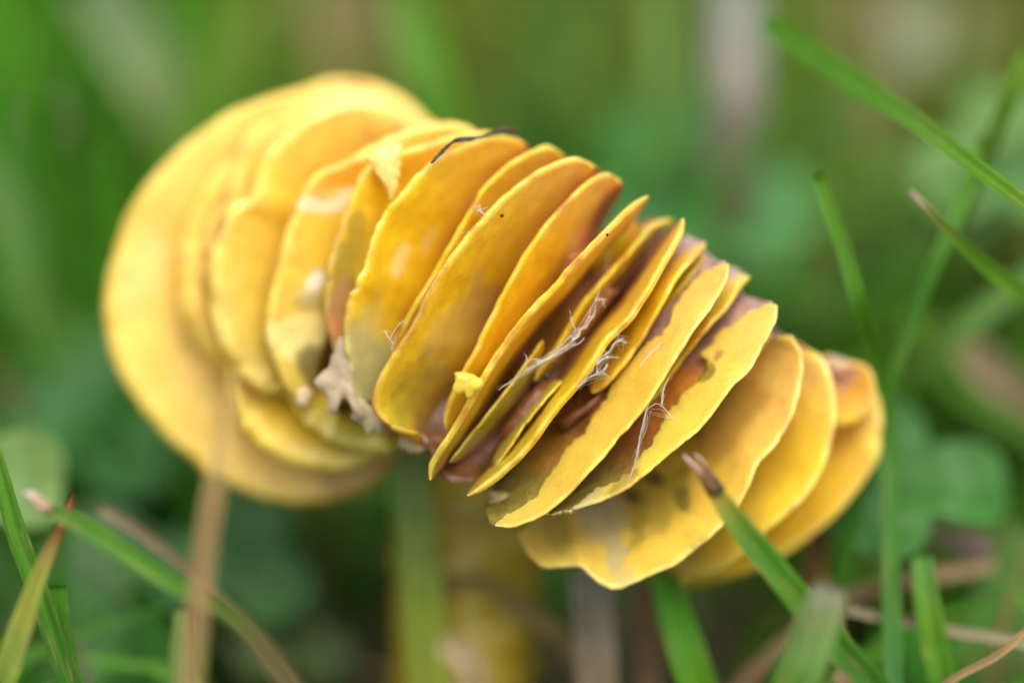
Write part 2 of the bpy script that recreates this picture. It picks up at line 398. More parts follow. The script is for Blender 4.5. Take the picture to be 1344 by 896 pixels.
# short lamellae between the long ones
gill([(712, 446), (690, 474), (664, 512), (636, 550), (606, 588), (592, 608)], 1.3, (16, 10), 4, th=.35, dtop=1, dbot=.5, olive=1.0, brown=.55, rag=.15, peach=0)
gill([(738, 500), (716, 526), (690, 560), (664, 594), (648, 614)], 1.0, (-14, -7), 4, th=.35, dtop=1, dbot=.5, olive=1.0, brown=.55, rag=.2, peach=0)
gill([(925, 338), (914, 352), (896, 376), (870, 410)], 3.4, (-24, -18), 4, th=.4, dtop=1, dbot=.5, olive=0, brown=.5, rag=.1, peach=1.5)
gill([(1001, 412), (992, 428), (974, 452), (950, 484)], 3.6, (-24, -18), 4, th=.4, dtop=1, dbot=.5, olive=0, brown=.5, rag=.1, peach=1.5, mauve=1)
gill([(868, 292), (858, 300), (836, 326), (812, 362)], 4.2, (-16, -12), 4, th=.4, dtop=1, dbot=.5, olive=0, brown=.4, rag=.1, peach=1.2)
gill([(832, 288), (815, 300), (795, 326), (770, 356)], 4.6, (28, 22), 3, th=.4, dtop=1, dbot=.5, olive=0, brown=.4, rag=.1, peach=1.2)

# flesh that the gills grow from: a closed lump through their inner edges
def core():
    rows = sorted(CORE, key=lambda r: r[0])
    rows = [r for r in rows]
    m = 40
    S = []
    for _, Ip, Id in rows:
        a = resample(Ip, m + 5)[4:-1]; dd = np.interp(np.linspace(.08, .98, m), np.linspace(0, 1, len(Id)), Id)
        ext = np.clip((np.arange(m) - .7 * m) / (.3 * m), 0, 1) ** 1.5
        e = (a[-1] - a[m // 2]) * .2
        a = a + ext[:, None] * e[None, :]
        ext = np.clip((.25 * m - np.arange(m)) / (.25 * m), 0, 1)
        a = a + ext[:, None] * ((a[0] - a[m // 2]) * .10)[None, :]
        S.append(np.array([P(x, y, d + .1) for (x, y), d in zip(a, dd)]))
    S = np.array(S)
    k = 90
    # smooth the rows along the fan
    t = np.linspace(0, len(S) - 1, k)
    Sm = np.zeros((k, m, 3))
    for i, tt in enumerate(t):
        wts = np.exp(-.5 * ((np.arange(len(S)) - tt) / .9) ** 2); wts /= wts.sum()
        Sm[i] = np.tensordot(wts, S, 1)
    cen = Sm.mean(axis=(0, 1)) + FWD * 7
    V, C = [], []
    nb = 14
    for i in range(k):
        top, bot = Sm[i, 0], Sm[i, -1]
        ring = [Sm[i, j] for j in range(m)]
        mid = (top + bot) / 2
        ax = (top - bot) / 2
        depth = 7.5 * math.sin(math.pi * (.12 + .76 * i / (k - 1)))
        for j in range(1, nb + 1):
            a = math.pi * j / (nb + 1)
            ring.append(mid - ax * math.cos(a) + FWD * depth * math.sin(a) + UP * 0)
        for j, p in enumerate(ring):
            n1 = fbm(p[0] * .25, p[1] * .25, p[2] * .25, 3); n2 = fbm(p[0] * .8, p[1] * .8, p[2] * .8, 3)
            p = p + FWD * (.5 * n1 + .2 * n2)
            V.append(p)
            u = j / m
            if j < m:
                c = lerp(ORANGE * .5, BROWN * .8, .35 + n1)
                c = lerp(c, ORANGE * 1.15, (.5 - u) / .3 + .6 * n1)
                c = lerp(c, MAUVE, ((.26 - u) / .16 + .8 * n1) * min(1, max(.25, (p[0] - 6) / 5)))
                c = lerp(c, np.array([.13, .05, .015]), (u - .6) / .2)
            else:
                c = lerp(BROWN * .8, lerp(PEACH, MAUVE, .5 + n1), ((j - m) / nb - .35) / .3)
            C.append(c)
    r = m + nb
    F = [(i * r + j, i * r + (j + 1) % r, (i + 1) * r + (j + 1) % r, (i + 1) * r + j) for i in range(k - 1) for j in range(r)]
    F.append(tuple(range(r))); F.append(tuple((k - 1) * r + j for j in range(r - 1, -1, -1)))
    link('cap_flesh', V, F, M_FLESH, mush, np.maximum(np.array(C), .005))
core()

def tube(name, pts, rad, material, cols, parent=None, ns=12, n=40, lump=0.0, seed=0, world=False):
    p = np.array(pts, float) if world else np.array([P(*q) for q in pts])
    p = resample(p, n)
    rad = np.interp(np.linspace(0, 1, n), np.linspace(0, 1, len(rad)), rad)
    cl = np.stack([np.interp(np.linspace(0, 1, n), np.linspace(0, 1, len(cols)), np.array(cols)[:, k]) for k in range(3)], 1)
    t = np.gradient(p, axis=0); t /= np.linalg.norm(t, axis=1, keepdims=True) + 1e-9
    V, C = [], []
    ref = np.array([.31, -.8, .5])
    for i in range(n):
        a = np.cross(t[i], ref); a /= np.linalg.norm(a); b = np.cross(t[i], a)
        for j in range(ns):
            th = 2 * math.pi * j / ns
            r = rad[i] * (1 + lump * fbm(i * .35 + seed, math.cos(th) * 1.2, math.sin(th) * 1.2, 3))
            V.append(p[i] + r * (a * math.cos(th) + b * math.sin(th)))
            C.append(cl[i] * (1 + .25 * fbm(i * .2, math.cos(th) * 2, math.sin(th) * 2 + seed, 2)))
    F = [(i * ns + j, i * ns + (j + 1) % ns, (i + 1) * ns + (j + 1) % ns, (i + 1) * ns + j) for i in range(n - 1) for j in range(ns)]
    F.append(tuple(range(ns - 1, -1, -1))); F.append(tuple((n - 1) * ns + j for j in range(ns)))
    return link(name, V, F, material, parent, np.maximum(np.array(C), .004))

sb = stem_base
tube('stem', [P(640, 520, 20), P(622, 600, 20), P(612, 700, 20), P(610, 800, 20), P(608, 900, 20), (P(608, 900, 20) * [1, 1, 0]) + [0, 0, -2]],
     [5.8, 4.8, 4.5, 4.5, 4.6, 5.0], M_GILL, [(.50, .34, .02), (.46, .34, .02), (.44, .32, .02), (.40, .28, .03)], mush, ns=28, n=60, lump=.12, world=True)

def flake(name, outline, dd, th, c, material, parent=None, dome=.06, seed=0, tilt=(0, 0), rag=.2):
    """a small ragged slab from an outline: rings shrink to the middle, both sides domed"""
    n = 64
    o = resample(list(outline) + [outline[0]], n + 1, smooth=True)[:-1]
    cx = o.mean(0)
    for i in range(n):
        d = o[i] - cx
        o[i] = cx + d * (1 + rag * fbm(i * .35 + seed, seed * 2.2, 0, 3))
    V, C = [], []
    rings = [1.0, .97, .85, .6, .3]
    for s in (-1, 1):
        for r in rings:
            h = (1 - r ** 6) ** .5 * .5 * th + dome * (1 - r * r)
            h2 = h if s < 0 else -((1 - r ** 6) ** .5 * .5 * th) + dome * (1 - r * r)
            for i in range(n):
                q = cx + (o[i] - cx) * r
                w = fbm(q[0] * .06 + seed, q[1] * .06, 0, 3)
                d = dd + (q[0] - cx[0]) * tilt[0] + (q[1] - cx[1]) * tilt[1]
                V.append(P(q[0], q[1], d - h2 + .15 * w)); C.append(np.array(c) * (1 + .3 * w))
    F = []
    nr = len(rings)
    for k in (0, 1):
        b = k * nr * n
        for r in range(nr - 1):
            for i in range(n):
                j = (i + 1) % n
                f = (b + r * n + i, b + r * n + j, b + (r + 1) * n + j, b + (r + 1) * n + i)
                F.append(f if k else f[::-1])
        f = tuple(b + (nr - 1) * n + i for i in range(n))
        F.append(f if k else f[::-1])
    for i in range(n):
        j = (i + 1) % n
        F.append((i, j, nr * n + j, nr * n + i))
    return link(name, V, F, material, parent, np.maximum(np.array(C), .004))

WHITE = (.84, .70, .42); PINKISH = (.42, .33, .21)
flake('torn_flesh', [(482, 206), (500, 192), (524, 188), (526, 214), (522, 240), (516, 262), (502, 240), (490, 222)], 3.0, .3, (.82, .53, .14), M_GILL, mush, seed=4)
flake('torn_flesh', [(446, 440), (460, 446), (462, 480), (468, 520), (480, 545), (470, 550), (452, 522), (440, 545), (430, 540), (428, 520), (412, 502), (428, 484), (438, 462)], 3.0, .6, (.38, .29, .18), M_PALE, mush, seed=5, rag=.12)
flake('torn_flesh', [(470, 520), (490, 535), (505, 560), (500, 572), (490, 566), (484, 572), (474, 556), (462, 548)], 3.4, .6, (.38, .33, .18), M_PALE, mush, seed=6, rag=.12)
flake('torn_flesh', [(525, 570), (545, 566), (560, 578), (556, 592), (538, 594), (526, 586)], 3.6, .9, PINKISH, M_PALE, mush, seed=7)
flake('torn_flesh', [(388, 512), (402, 506), (410, 516), (404, 532), (390, 530)], 4.8, .8, (.55, .40, .22), M_PALE, mush, seed=8)

flake('torn_flesh', [(668, 548), (690, 520), (712, 500), (722, 506), (712, 530), (694, 556), (676, 582), (660, 584), (656, 566)], 3.9, 1.5, (.17, .055, .015), M_FLESH, mush, seed=21, dome=.5, rag=.1)
flake('torn_flesh', [(728, 556), (746, 540), (770, 526), (792, 508), (800, 514), (784, 536), (760, 552), (738, 568)], 3.3, 1.4, (.18, .06, .015), M_FLESH, mush, seed=22, dome=.5, rag=.1)
flake('torn_flesh', [(640, 640), (668, 646), (690, 650), (688, 674), (664, 682), (644, 668)], 2.6, .7, (.40, .30, .10), M_FLESH, mush, seed=24, rag=.25)
flake('torn_flesh', [(556, 575), (580, 570), (600, 585), (596, 606), (572, 604)], 5, 1.2, (.20, .08, .03), M_FLESH, mush, seed=25, rag=.2)

# ------------------------------------------------------------------ things lying on the mushroom
o = flake('gill_chip', [(597, 489), (606, 488), (622, 492), (633, 500), (632, 508), (622, 514), (618, 521), (612, 521), (610, 514), (600, 516), (595, 508), (598, 500)], -1.6, .22, (.84, .56, .06), M_GILL, dome=.03, seed=11, tilt=(.02, .01), rag=.07)
tag(o, 'small broken yellow gill chip lying between two gills near the middle of the mushroom', 'chip')
o = tube('rootlet', [(566, 214, .9), (580, 199, 1.2), (592, 188, 1.6), (600, 184, 1.9), (620, 182, 2.5), (645, 176, 3.2), (662, 169, 3.6), (680, 172, 4.2)], [.06, .11, .10, .17, .09, .12, .12, .07], M_DARK,
         [(.03, .035, .035), (.02, .02, .02), (.05, .05, .05), (.03, .03, .03), (.12, .05, .02)], lump=.6, n=50)
tag(o, 'thin dark crooked rootlet lying across the top of the mushroom', 'rootlet')

def speck(x, y, d, r, c, label):
    V, F = [], []
    nr, ns = 8, 12
    p0 = P(x, y, d)
    for i in range(nr + 1):
        for j in range(ns):
            a, b = math.pi * i / nr, 2 * math.pi * j / ns
            q = np.array([math.sin(a) * math.cos(b), math.sin(a) * math.sin(b), math.cos(a)])
            V.append(p0 + q * r * (1 + .35 * fbm(q[0] * 1.3 + x, q[1] * 1.3, q[2] * 1.3, 3)))
    F = [(i * ns + j, i * ns + (j + 1) % ns, (i + 1) * ns + (j + 1) % ns, (i + 1) * ns + j) for i in range(nr) for j in range(ns)]
    tag(link('soil_speck', V, F, M_DARK, cols=np.tile(np.array(c), (len(V), 1))), label, 'speck')
speck(718, 494, 2.4, .20, (.012, .010, .010), 'shiny black grain in the brown gap between gills, beside the white silk')
speck(659, 283, 1.0, .11, (.05, .02, .01), 'tiny dark speck on the broad yellow gill left of the middle')
speck(797, 308, -.5, .09, (.06, .02, .01), 'tiny dark speck near the upper end of the thin edge-on gill')
speck(764, 608, .2, .12, (.22, .06, .02), 'small reddish speck near the lower end of a pale yellow gill')

def web(label, strands, r=.017, c=(.80, .74, .62)):
    V, F, k = [], [], 0
    rw = random.Random(label)
    fine = []
    for s in strands:                           # hair-fine threads run along and across the main strands
        pts = [q for q in s if not isinstance(q, float)]
        for _ in range(2 + len(pts)):
            a, b = rw.choice(pts), rw.choice(pts)
            j = lambda q, m: (q[0] + rw.gauss(0, m), q[1] + rw.gauss(0, m), q[2] + rw.gauss(0, .12))
            mid = tuple((a[i] + b[i]) / 2 for i in range(3))
            fine.append([j(a, 2.2), j(mid, 2), j(b, 2.2), .006])
        if len(pts) > 2:
            q = rw.choice(pts); o = rw.uniform(0, 6.3); l = rw.uniform(5, 13)
            fine.append([q, (q[0] + math.cos(o) * l * .5, q[1] + math.sin(o) * l * .5, q[2]), (q[0] + math.cos(o) * l, q[1] + math.sin(o) * l, q[2] + .3), .008])
    strands = [[q * .42 if isinstance(q, float) else q for q in s] for s in strands] + fine
    for s in strands:
        rr = s[-1] if isinstance(s[-1], float) else r
        pts = [q for q in s if not isinstance(q, float)]
        p = resample(np.array([P(*q) for q in pts]), max(5, 5 * len(pts)))
        ns = 5
        t = np.gradient(p, axis=0); t /= np.linalg.norm(t, axis=1, keepdims=True) + 1e-9
        for i in range(len(p)):
            a = np.cross(t[i], [.3, -.7, .6]); a /= np.linalg.norm(a); b = np.cross(t[i], a)
            q = p[i] + np.array([fbm(p[i][0] * 1.5, p[i][2] * 1.5, 3 + j, 2) for j in range(3)]) * .05
            w = rr * (.6 + .7 * abs(fbm(p[i][0] * 2, p[i][1] * 2, p[i][2] * 2, 2)) + .2)
            for j in range(ns):
                th = 2 * math.pi * j / ns
                V.append(q + w * (a * math.cos(th) + b * math.sin(th)))
        F += [(k + i * ns + j, k + i * ns + (j + 1) % ns, k + (i + 1) * ns + (j + 1) % ns, k + (i + 1) * ns + j) for i in range(len(p) - 1) for j in range(ns)]
        k = len(V)
    tag(link('cobweb', V, F, M_SILK, cols=np.tile(np.array(c), (len(V), 1))), label, 'cobweb', 'cobwebs between the gills')

D = -.9
web('long white silk strand slanting down left between two edge-on gills', [
    [(655, 512, .5), (672, 499, -.2), (690, 486, D), (706, 477, D), (722, 468, D), (738, 457, D), (752, 447, D), (760, 434, D), .07],
    [(668, 504, 0.), (690, 489, D), (708, 479, D), (722, 470, D), (740, 461, D), (756, 449, D)],
    [(690, 485, D), (692, 473, D), (708, 472, D), (712, 474, D)], [(692, 473, D), (690, 466, D)],
    [(706, 476, D), (724, 467, D), (745, 455, D), .05],
    [(752, 447, D), (755, 434, D), (752, 424, D), (750, 417, D), .06], [(755, 434, D), (763, 430, D), (772, 418, D), (776, 404, D), (783, 392, D), (786, 384, D), .06],
    [(763, 430, D), (760, 440, D), (752, 447, D), .11], [(772, 418, D), (778, 414, D), (770, 428, D), (764, 432, D), .06], [(783, 394, D), (790, 393, D), (796, 393, D)],
    [(790, 393, D), (793, 398, D)], [(780, 400, D), (781, 410, D), (776, 420, D)], [(722, 468, D), (727, 462, D), (738, 452, D), (745, 444, D), (752, 440, D)],
    [(745, 455, D), (758, 452, D), (766, 444, D)]])
web('ragged white silk clump right of the middle edge-on gill', [
    [(748, 516, -.2), (756, 508, D), (766, 502, D), (776, 495, D), (784, 489, D), (790, 487, D), .06], [(752, 512, -.2), (764, 500, D), (778, 493, D), (786, 492, D)],
    [(756, 510, -.2), (770, 498, D), (786, 491, D), (794, 490, D), (798, 494, D)], [(784, 489, D), (784, 478, D), (788, 470, D), (796, 464, D), (802, 458, D), (806, 451, D), (810, 448, D), .07],
    [(784, 478, D), (790, 472, D), (797, 468, D), .13], [(796, 464, D), (792, 459, D)], [(797, 468, D), (806, 469, D), (812, 469, D)], [(810, 448, D), (818, 448, D), (822, 449, D), .08], [(810, 448, D), (811, 440, D), (809, 432, D)],
    [(812, 447, D), (816, 444, D), .1], [(790, 487, D), (795, 482, D), (796, 478, D), .10], [(776, 495, D), (776, 486, D), (780, 484, D)]])
web('fine silk strand climbing a torn pale gill on the right', [
    [(826, 632, 0.), (834, 604, -.3), (838, 584, -.5), (842, 562, -.6), (848, 540, -.6), (852, 528, -.5), .075], [(836, 600, -.3), (841, 575, -.5), (847, 548, -.6)],
    [(848, 538, -.5), (860, 530, -.4), (868, 532, -.4), (876, 540, -.4), (884, 550, -.5)], [(868, 530, -.4), (871, 515, -.3), (874, 503, -.2), (878, 496, 0.), .05], [(868, 530, -.4), (872, 520, -.3), (869, 508, -.2)],
    [(826, 632, 0.), (812, 644, .3), (800, 652, .4)]])
web('faint white scratch of silk on the pale gill right of the middle', [[(840, 480, -1.0), (848, 470, -1.0), (856, 462, -.9), (861, 455, -.9), .05], [(856, 462, -.9), (866, 450, -.8)]])
web('small white silk tuft between two upper gills left of the middle', [
    [(622, 268, 1.2), (630, 277, .6), (638, 282, .3)], [(630, 268, 1.2), (632, 280, .6)], [(626, 276, 1.0), (640, 272, .6)], [(606, 306, .9), (616, 304, .6), (622, 302, .4)], .06] if False else [
    [(622, 268, 1.2), (630, 277, .6), (638, 282, .3), .05], [(630, 268, 1.2), (632, 280, .6), .05], [(626, 276, 1.0), (640, 272, .6), .04], [(606, 306, .9), (616, 304, .6), (622, 302, .4), .04]])
web('small white silk tuft low between two left gills', [
    [(504, 434, 1.4), (511, 444, .9), (516, 450, .6), .05], [(512, 442, .9), (522, 428, .6), (530, 420, .4), .05], [(515, 456, .7), (520, 440, .5), .04]])

# ------------------------------------------------------------------ grass blades one can tell apart
G1 = (.065, .21, .008); G2 = (.045, .16, .010); G3 = (.10, .26, .010); YG = (.30, .33, .05); STRAW = (.42, .28, .13); BRN = (.20, .10, .05); RED = (.55, .07, .06); GREY = (.34, .36, .28); TEAL = (.06, .19, .09)

def blade(label, pts, widths, cols, cat='grass blade', name='grass_blade', fold=.35, twist=0., material=None, group=None, root=True, tip=None, seed=0, n=60, face=None):
    """a folded ribbon with thickness from tip to root; pts (photo x, y, depth), widths in mm"""
    p = [P(*q) for q in pts]
    if root:                                    # carry it on down to the soil
        d = p[-1] - p[-2]; d = d / np.linalg.norm(d)
        q = p[-1].copy()
        while q[2] > 0:
            d = d * .8 + np.array([0, 0, -1.]) * .2; d /= np.linalg.norm(d)
            q = q + d * 5.0; p.append(q.copy())
    L0 = np.linalg.norm(np.diff(np.array(p[:len(pts)]), axis=0), axis=1).sum()
    L1 = np.linalg.norm(np.diff(np.array(p), axis=0), axis=1).sum()
    p = resample(p, n)
    us = np.linspace(0, 1, n) * L1 / L0         # 0 to 1 over the seen part, the rest keeps the last value
    w = np.interp(us, np.linspace(0, 1, len(widths)), widths)
    cl = np.stack([np.interp(us, np.linspace(0, 1, len(cols)), np.array(cols)[:, k]) for k in range(3)], 1)
    t = np.gradient(p, axis=0); t /= np.linalg.norm(t, axis=1, keepdims=True) + 1e-9
    m = 15
    V, C = [], []
    th = .14
    rb = random.Random(seed)
    rib = [1 + rb.uniform(-.24, .24) for _ in range(m)]
    for s in (-1, 1):
        for i in range(n):
            view = CAM - p[i]; view /= np.linalg.norm(view)
            if face is not None:
                view = np.array(face, float)
            a = np.cross(t[i], view); a /= np.linalg.norm(a) + 1e-9
            b = np.cross(a, t[i])
            ang = twist * i / n
            a, b = a * math.cos(ang) + b * math.sin(ang), b * math.cos(ang) - a * math.sin(ang)
            for j in range(m):
                x = (j / (m - 1) - .5)
                e = 1 - abs(2 * x) ** 4
                V.append(p[i] + a * x * w[i] + b * (-fold * (.5 - abs(x)) * w[i] + s * th * .5 * e * min(1, w[i]) + .02 * math.cos(x * 40) * s))
                k = fbm(x * 3 + seed, i * .08, seed, 3)
                C.append(lerp(cl[i] * (rib[j] + .25 * k), np.array([.32, .26, .06]), max(0, fbm(x * 6, i * .3, seed + 9, 3) - .25) * 1.2))
    o = n * m
    F = []
    for i in range(n - 1):
        for j in range(m - 1):
            a = i * m + j
            F.append((a, a + 1, a + m + 1, a + m)); F.append((o + a, o + a + m, o + a + m + 1, o + a + 1))
        for j in (0, m - 1):
            a = i * m + j
            F.append((a, a + m, o + a + m, o + a))
    for i in (0, n - 1):
        for j in range(m - 1):
            a = i * m + j
            F.append((a, a + 1, o + a + 1, o + a))
    ob = link(name, V, F, material or M_LEAF, None, np.maximum(np.array(C), .004))
    tag(ob, label, cat, group)
    if tip:
        for q in tip:
            tube('dry_tip', q[0], q[1], M_DRY, q[2], ob, ns=8, n=16, lump=.5, seed=len(q[0]))
    return ob

blade('green grass blade with a frayed brown tip in front of the right gills', [(935, 640, -4.2), (975, 695, -4.4), (1020, 750, -4.6), (1060, 800, -4.5), (1110, 860, -4.2), (1150, 905, -4)],
      [.95, 1.35, 1.55, 1.6, 1.65, 1.7, 1.8, 1.8], [(.46, .30, .03), (.16, .25, .02), G1, G1, G1, G1, G2, G2], fold=.3, seed=1,
      tip=[([(938, 645, -4.2), (926, 627, -4.1), (912, 612, -4), (897, 597, -3.9)], [.48, .34, .17, .05], [(.14, .09, .03), (.16, .07, .03), (.45, .30, .20), (.6, .45, .38)]),
           ([(936, 640, -4.1), (930, 620, -4.2), (922, 606, -4.2), (911, 595, -4.2)], [.38, .30, .16, .04], [(.12, .08, .02), (.2, .09, .04), (.5, .36, .26)]),
           ([(944, 646, -4.3), (937, 630, -4.3), (926, 617, -4.3)], [.4, .3, .05], [(.06, .05, .02), (.10, .06, .03), (.3, .2, .1)])])
blade('green grass blade with a dry cut tip leaning in from lower left', [(62, 668, -6), (110, 690, -6.4), (160, 722, -6.8), (215, 758, -7.2), (255, 780, -7.8), (310, 812, -9.5), (345, 850, -11)],
      [.8, 1.0, 1.1, 1.1, 1.05, 1.0, 1.0, 1.0], [(.10, .20, .03), G1, G1, G1, (.08, .18, .02), (.10, .15, .02), (.10, .08, .02)], fold=.35, seed=2,
      tip=[([(66, 670, -6), (52, 660, -6), (38, 650, -6), (32, 644, -6)], [.4, .36, .24, .06], [(.35, .22, .12), (.55, .38, .30), (.6, .48, .42)]),
           ([(62, 664, -6.1), (48, 652, -6.1), (40, 643, -6)], [.28, .22, .05], [(.4, .26, .16), (.6, .44, .36)])])
blade('pointed yellow green grass blade with a red tip at lower left', [(98, 645, -5), (90, 665, -5), (78, 695, -5), (55, 745, -5), (35, 800, -5), (15, 860, -5), (0, 905, -5)],
      [.10, .4, .6, .85, 1.05, 1.25, 1.4, 1.5, 1.5], [(.16, .02, .02), RED, (.38, .18, .05), (.34, .28, .06), YG, YG, YG, (.24, .32, .05), (.24, .32, .05), (.16, .27, .03)], fold=.5, seed=3)
blade('blurred bright green grass blade at the left edge', [(-14, 560, -1), (0, 620, -1), (22, 700, -1), (48, 770, -1), (75, 850, -1), (92, 900, -1)], [.6, 1.0, 1.25, 1.3, 1.3, 1.3], [G3, G1, G1, G2], seed=4)
blade('short cut green grass blade behind the red tipped blade', [(75, 768, 2), (76, 800, 2), (84, 850, 2), (92, 900, 2)], [1.1, 1.3, 1.4, 1.4], [G1, G2, G1], seed=5)
blade('dry straw stalk standing blurred before the left gills', [(302, 490, -16), (290, 590, -16), (275, 680, -16), (262, 780, -16), (250, 900, -16)], [.4, .75, .85, .85, .85], [(.44, .28, .10), (.34, .22, .09), (.32, .18, .08), (.32, .2, .09)], cat='straw', name='straw', material=M_DRY, seed=6)
blade('thin blurred brown stalk lying behind the lower left blade', [(128, 666, 10), (170, 690, 10), (230, 735, 10), (290, 790, 10), (330, 830, 10)], [.6, .6, .6, .6], [(.24, .19, .12), (.16, .11, .06), (.12, .08, .04)], cat='dry stalk', name='dry_stalk', material=M_DRY, seed=7)
blade('long green grass blade slanting down across the upper right corner', [(1000, 28, 13), (1060, 68, 10), (1130, 112, 8), (1210, 165, 5), (1280, 218, 3), (1350, 270, 1), (1420, 330, 0), (1480, 420, 0)],
      [.9, 1.5, 1.5, 1.2, 1.0, .85, 1.0, 1.4], [G1, G1, (.09, .25, .02), G3, G3, G2], seed=8, fold=.2)
blade('upright green grass blade crossing at the right edge of the picture', [(1352, 60, 10), (1325, 130, 11), (1298, 195, 14), (1270, 260, 18), (1240, 330, 23), (1210, 420, 28), (1190, 540, 32)], [1.1, 1.3, 1.3, 1.2, 1.2, 1.3], [(.16, .34, .02), (.15, .33, .02), G3, G1], face=(-.5, -.6, .6), seed=9)
blade('thin green grass blade with a pale tip near the right edge', [(1194, 250, 4), (1210, 265, 4), (1240, 298, 5), (1275, 332, 6), (1310, 362, 7), (1360, 400, 8), (1410, 460, 9)], [.35, .6, .85, 1.0, 1.0, 1.1], [(.6, .45, .38), (.24, .26, .05), (.12, .26, .02), G3, G3, G3, G1, G1, G2], seed=10)
blade('tall green grass blade with a cut tip right of the mushroom', [(1073, 228, 6), (1088, 275, 6), (1108, 330, 6), (1128, 400, 6), (1150, 480, 9), (1166, 570, 10), (1168, 680, 9), (1170, 790, 7), (1172, 900, 6)], [.8, .95, 1.0, 1.0, 1.0, 1.15, 1.15], [G3, G1, G1, (.05, .19, .02), G2, (.06, .2, .04)], seed=11)
blade('green grass blade standing blurred at the bottom right', [(1210, 728, 6), (1214, 770, 6), (1224, 830, 6), (1238, 900, 6)], [1.3, 1.6, 1.7, 1.7], [(.12, .28, .06), G3, G1], seed=12)
blade('grey tipped cut grass blade blurred at the bottom right', [(1092, 768, -9), (1080, 800, -9), (1062, 850, -9), (1040, 910, -9)], [1.8, 2.4, 2.6, 2.7, 2.7], [(.32, .31, .22), (.18, .27, .08), (.14, .27, .06), G1], seed=13)
blade('wide pale green blade standing before the mushroom stem', [(540, 590, 13), (542, 660, 13), (550, 740, 13), (558, 820, 13), (566, 905, 13)], [1.9, 2.4, 2.7, 2.8, 2.8], [(.22, .34, .10), (.22, .33, .07), (.25, .33, .03), (.25, .30, .03)], seed=14, fold=.15)
blade('bright green grass blade hanging below the right gills', [(868, 745, 9), (880, 790, 9), (898, 845, 8), (918, 905, 8)], [1.6, 2.1, 2.3, 2.3], [(.08, .30, .015), (.08, .30, .015), G3], seed=15)
blade('tiny brown blade tip poking up at the bottom edge', [(1096, 882, -5), (1106, 892, -5), (1118, 908, -5)], [.5, .8, 1.0], [(.45, .33, .2), (.3, .2, .08), (.1, .15, .03)], seed=16)
blade('pinkish brown twig lying blurred at the right', [(1150, 668, 20), (1190, 690, 20), (1240, 702, 20), (1290, 716, 20), (1360, 735, 20), (1430, 760, 20)], [1.3, 1.5, 1.6, 1.6], [(.30, .19, .16), (.34, .22, .2), (.28, .17, .15)], cat='twig', name='twig', material=M_DRY, seed=17)
blade('slender brown stalk crossing behind the tall blade at the lower right', [(1310, 742, 14), (1240, 752, 14), (1180, 762, 14), (1130, 778, 14), (1090, 800, 14)], [.7, .9, .9, .9], [(.28, .19, .1), (.24, .15, .08)], cat='dry stalk', name='dry_stalk', material=M_DRY, seed=18)
blade('thin brown stalk in the bottom right corner', [(1360, 812, -2), (1335, 838, -2), (1305, 862, -2), (1262, 884, -2), (1225, 910, -2)], [.35, .5, .5, .45], [(.3, .2, .08), (.22, .14, .06)], cat='dry stalk', name='dry_stalk', material=M_DRY, seed=19)
blade('broad green blade blurred in the bottom right corner', [(1370, 700, 16), (1340, 770, 16), (1310, 840, 16), (1285, 910, 16)], [4.5, 5, 5, 5], [(.09, .22, .04), (.08, .2, .03)], seed=20, fold=.15)
# farther blades and leaves that still read singly through the blur
blade('broad dry whitish leaf standing upright behind the mushroom', [(968, -30, 34), (966, 60, 34), (965, 130, 34), (962, 215, 36), (960, 330, 40)], [3.6, 3.9, 3.8, 3.2, 1.5], [(.24, .27, .22), (.26, .25, .22), (.25, .22, .17), (.18, .18, .08), (.1, .16, .03)], cat='dry leaf', name='dry_leaf', material=M_DRY, seed=21, fold=.1)
blade('pale green blade standing upright left of the whitish leaf', [(868, -30, 42), (872, 80, 42), (876, 180, 42), (880, 280, 42)], [2, 2.2, 2.2, 2.2], [(.16, .28, .06), (.14, .27, .06), G1], seed=22)
blade('vivid green blade rising behind the top of the mushroom', [(520, -30, 38), (545, 40, 37), (562, 100, 36), (580, 160, 36)], [2.6, 3, 3, 3], [G1, (.08, .24, .01), (.08, .24, .01)], seed=23)
blade('grey green blade slanting through the upper left corner', [(120, -30, 46), (165, 40, 46), (205, 105, 45), (240, 170, 45)], [4, 4.4, 4.2, 4], [(.18, .28, .12), (.18, .26, .10), (.14, .22, .05)], seed=24)
blade('pale dry leaf lying in the grass at the upper right', [(1150, 40, 70), (1210, 40, 70), (1270, 48, 70), (1330, 30, 71)], [3, 5, 5, 2], [(.36, .33, .22), (.40, .38, .28), (.34, .32, .2)], cat='dry leaf', name='dry_leaf', material=M_DRY, seed=25, root=False, fold=.1)
blade('pinkish dry leaf lying blurred at the right edge', [(1225, 440, 30), (1270, 470, 30), (1310, 500, 30), (1370, 540, 30)], [2, 2.6, 2.4, 2], [(.16, .20, .06), (.26, .18, .11), (.18, .14, .06)], cat='dry leaf', name='dry_leaf', material=M_DRY, seed=26, fold=.15)
blade('light green blade leaning left behind the tall right blade', [(1375, 210, 30), (1310, 240, 30), (1230, 300, 31), (1170, 350, 33), (1120, 420, 36)], [4, 4.2, 4, 3.6], [(.10, .27, .08), (.11, .26, .07), G1], seed=27)
blade('greyish dead leaf standing below the lowest gill', [(775, 745, 12), (780, 800, 12), (782, 860, 12), (784, 910, 12)], [2.6, 2.7, 2.6, 2.5], [(.26, .28, .22), (.34, .28, .20), (.30, .22, .13)], cat='dry leaf', name='dry_leaf', material=M_DRY, seed=28)
blade('arched brown stalk bending before the mushroom stem', [(588, 775, 15), (620, 764, 15), (665, 778, 15), (705, 808, 15), (745, 850, 15), (775, 905, 15)], [1.0, 1.1, 1.1, 1.0], [(.22, .17, .04), (.24, .18, .06), (.22, .16, .07)], cat='dry stalk', name='dry_stalk', material=M_DRY, seed=29)
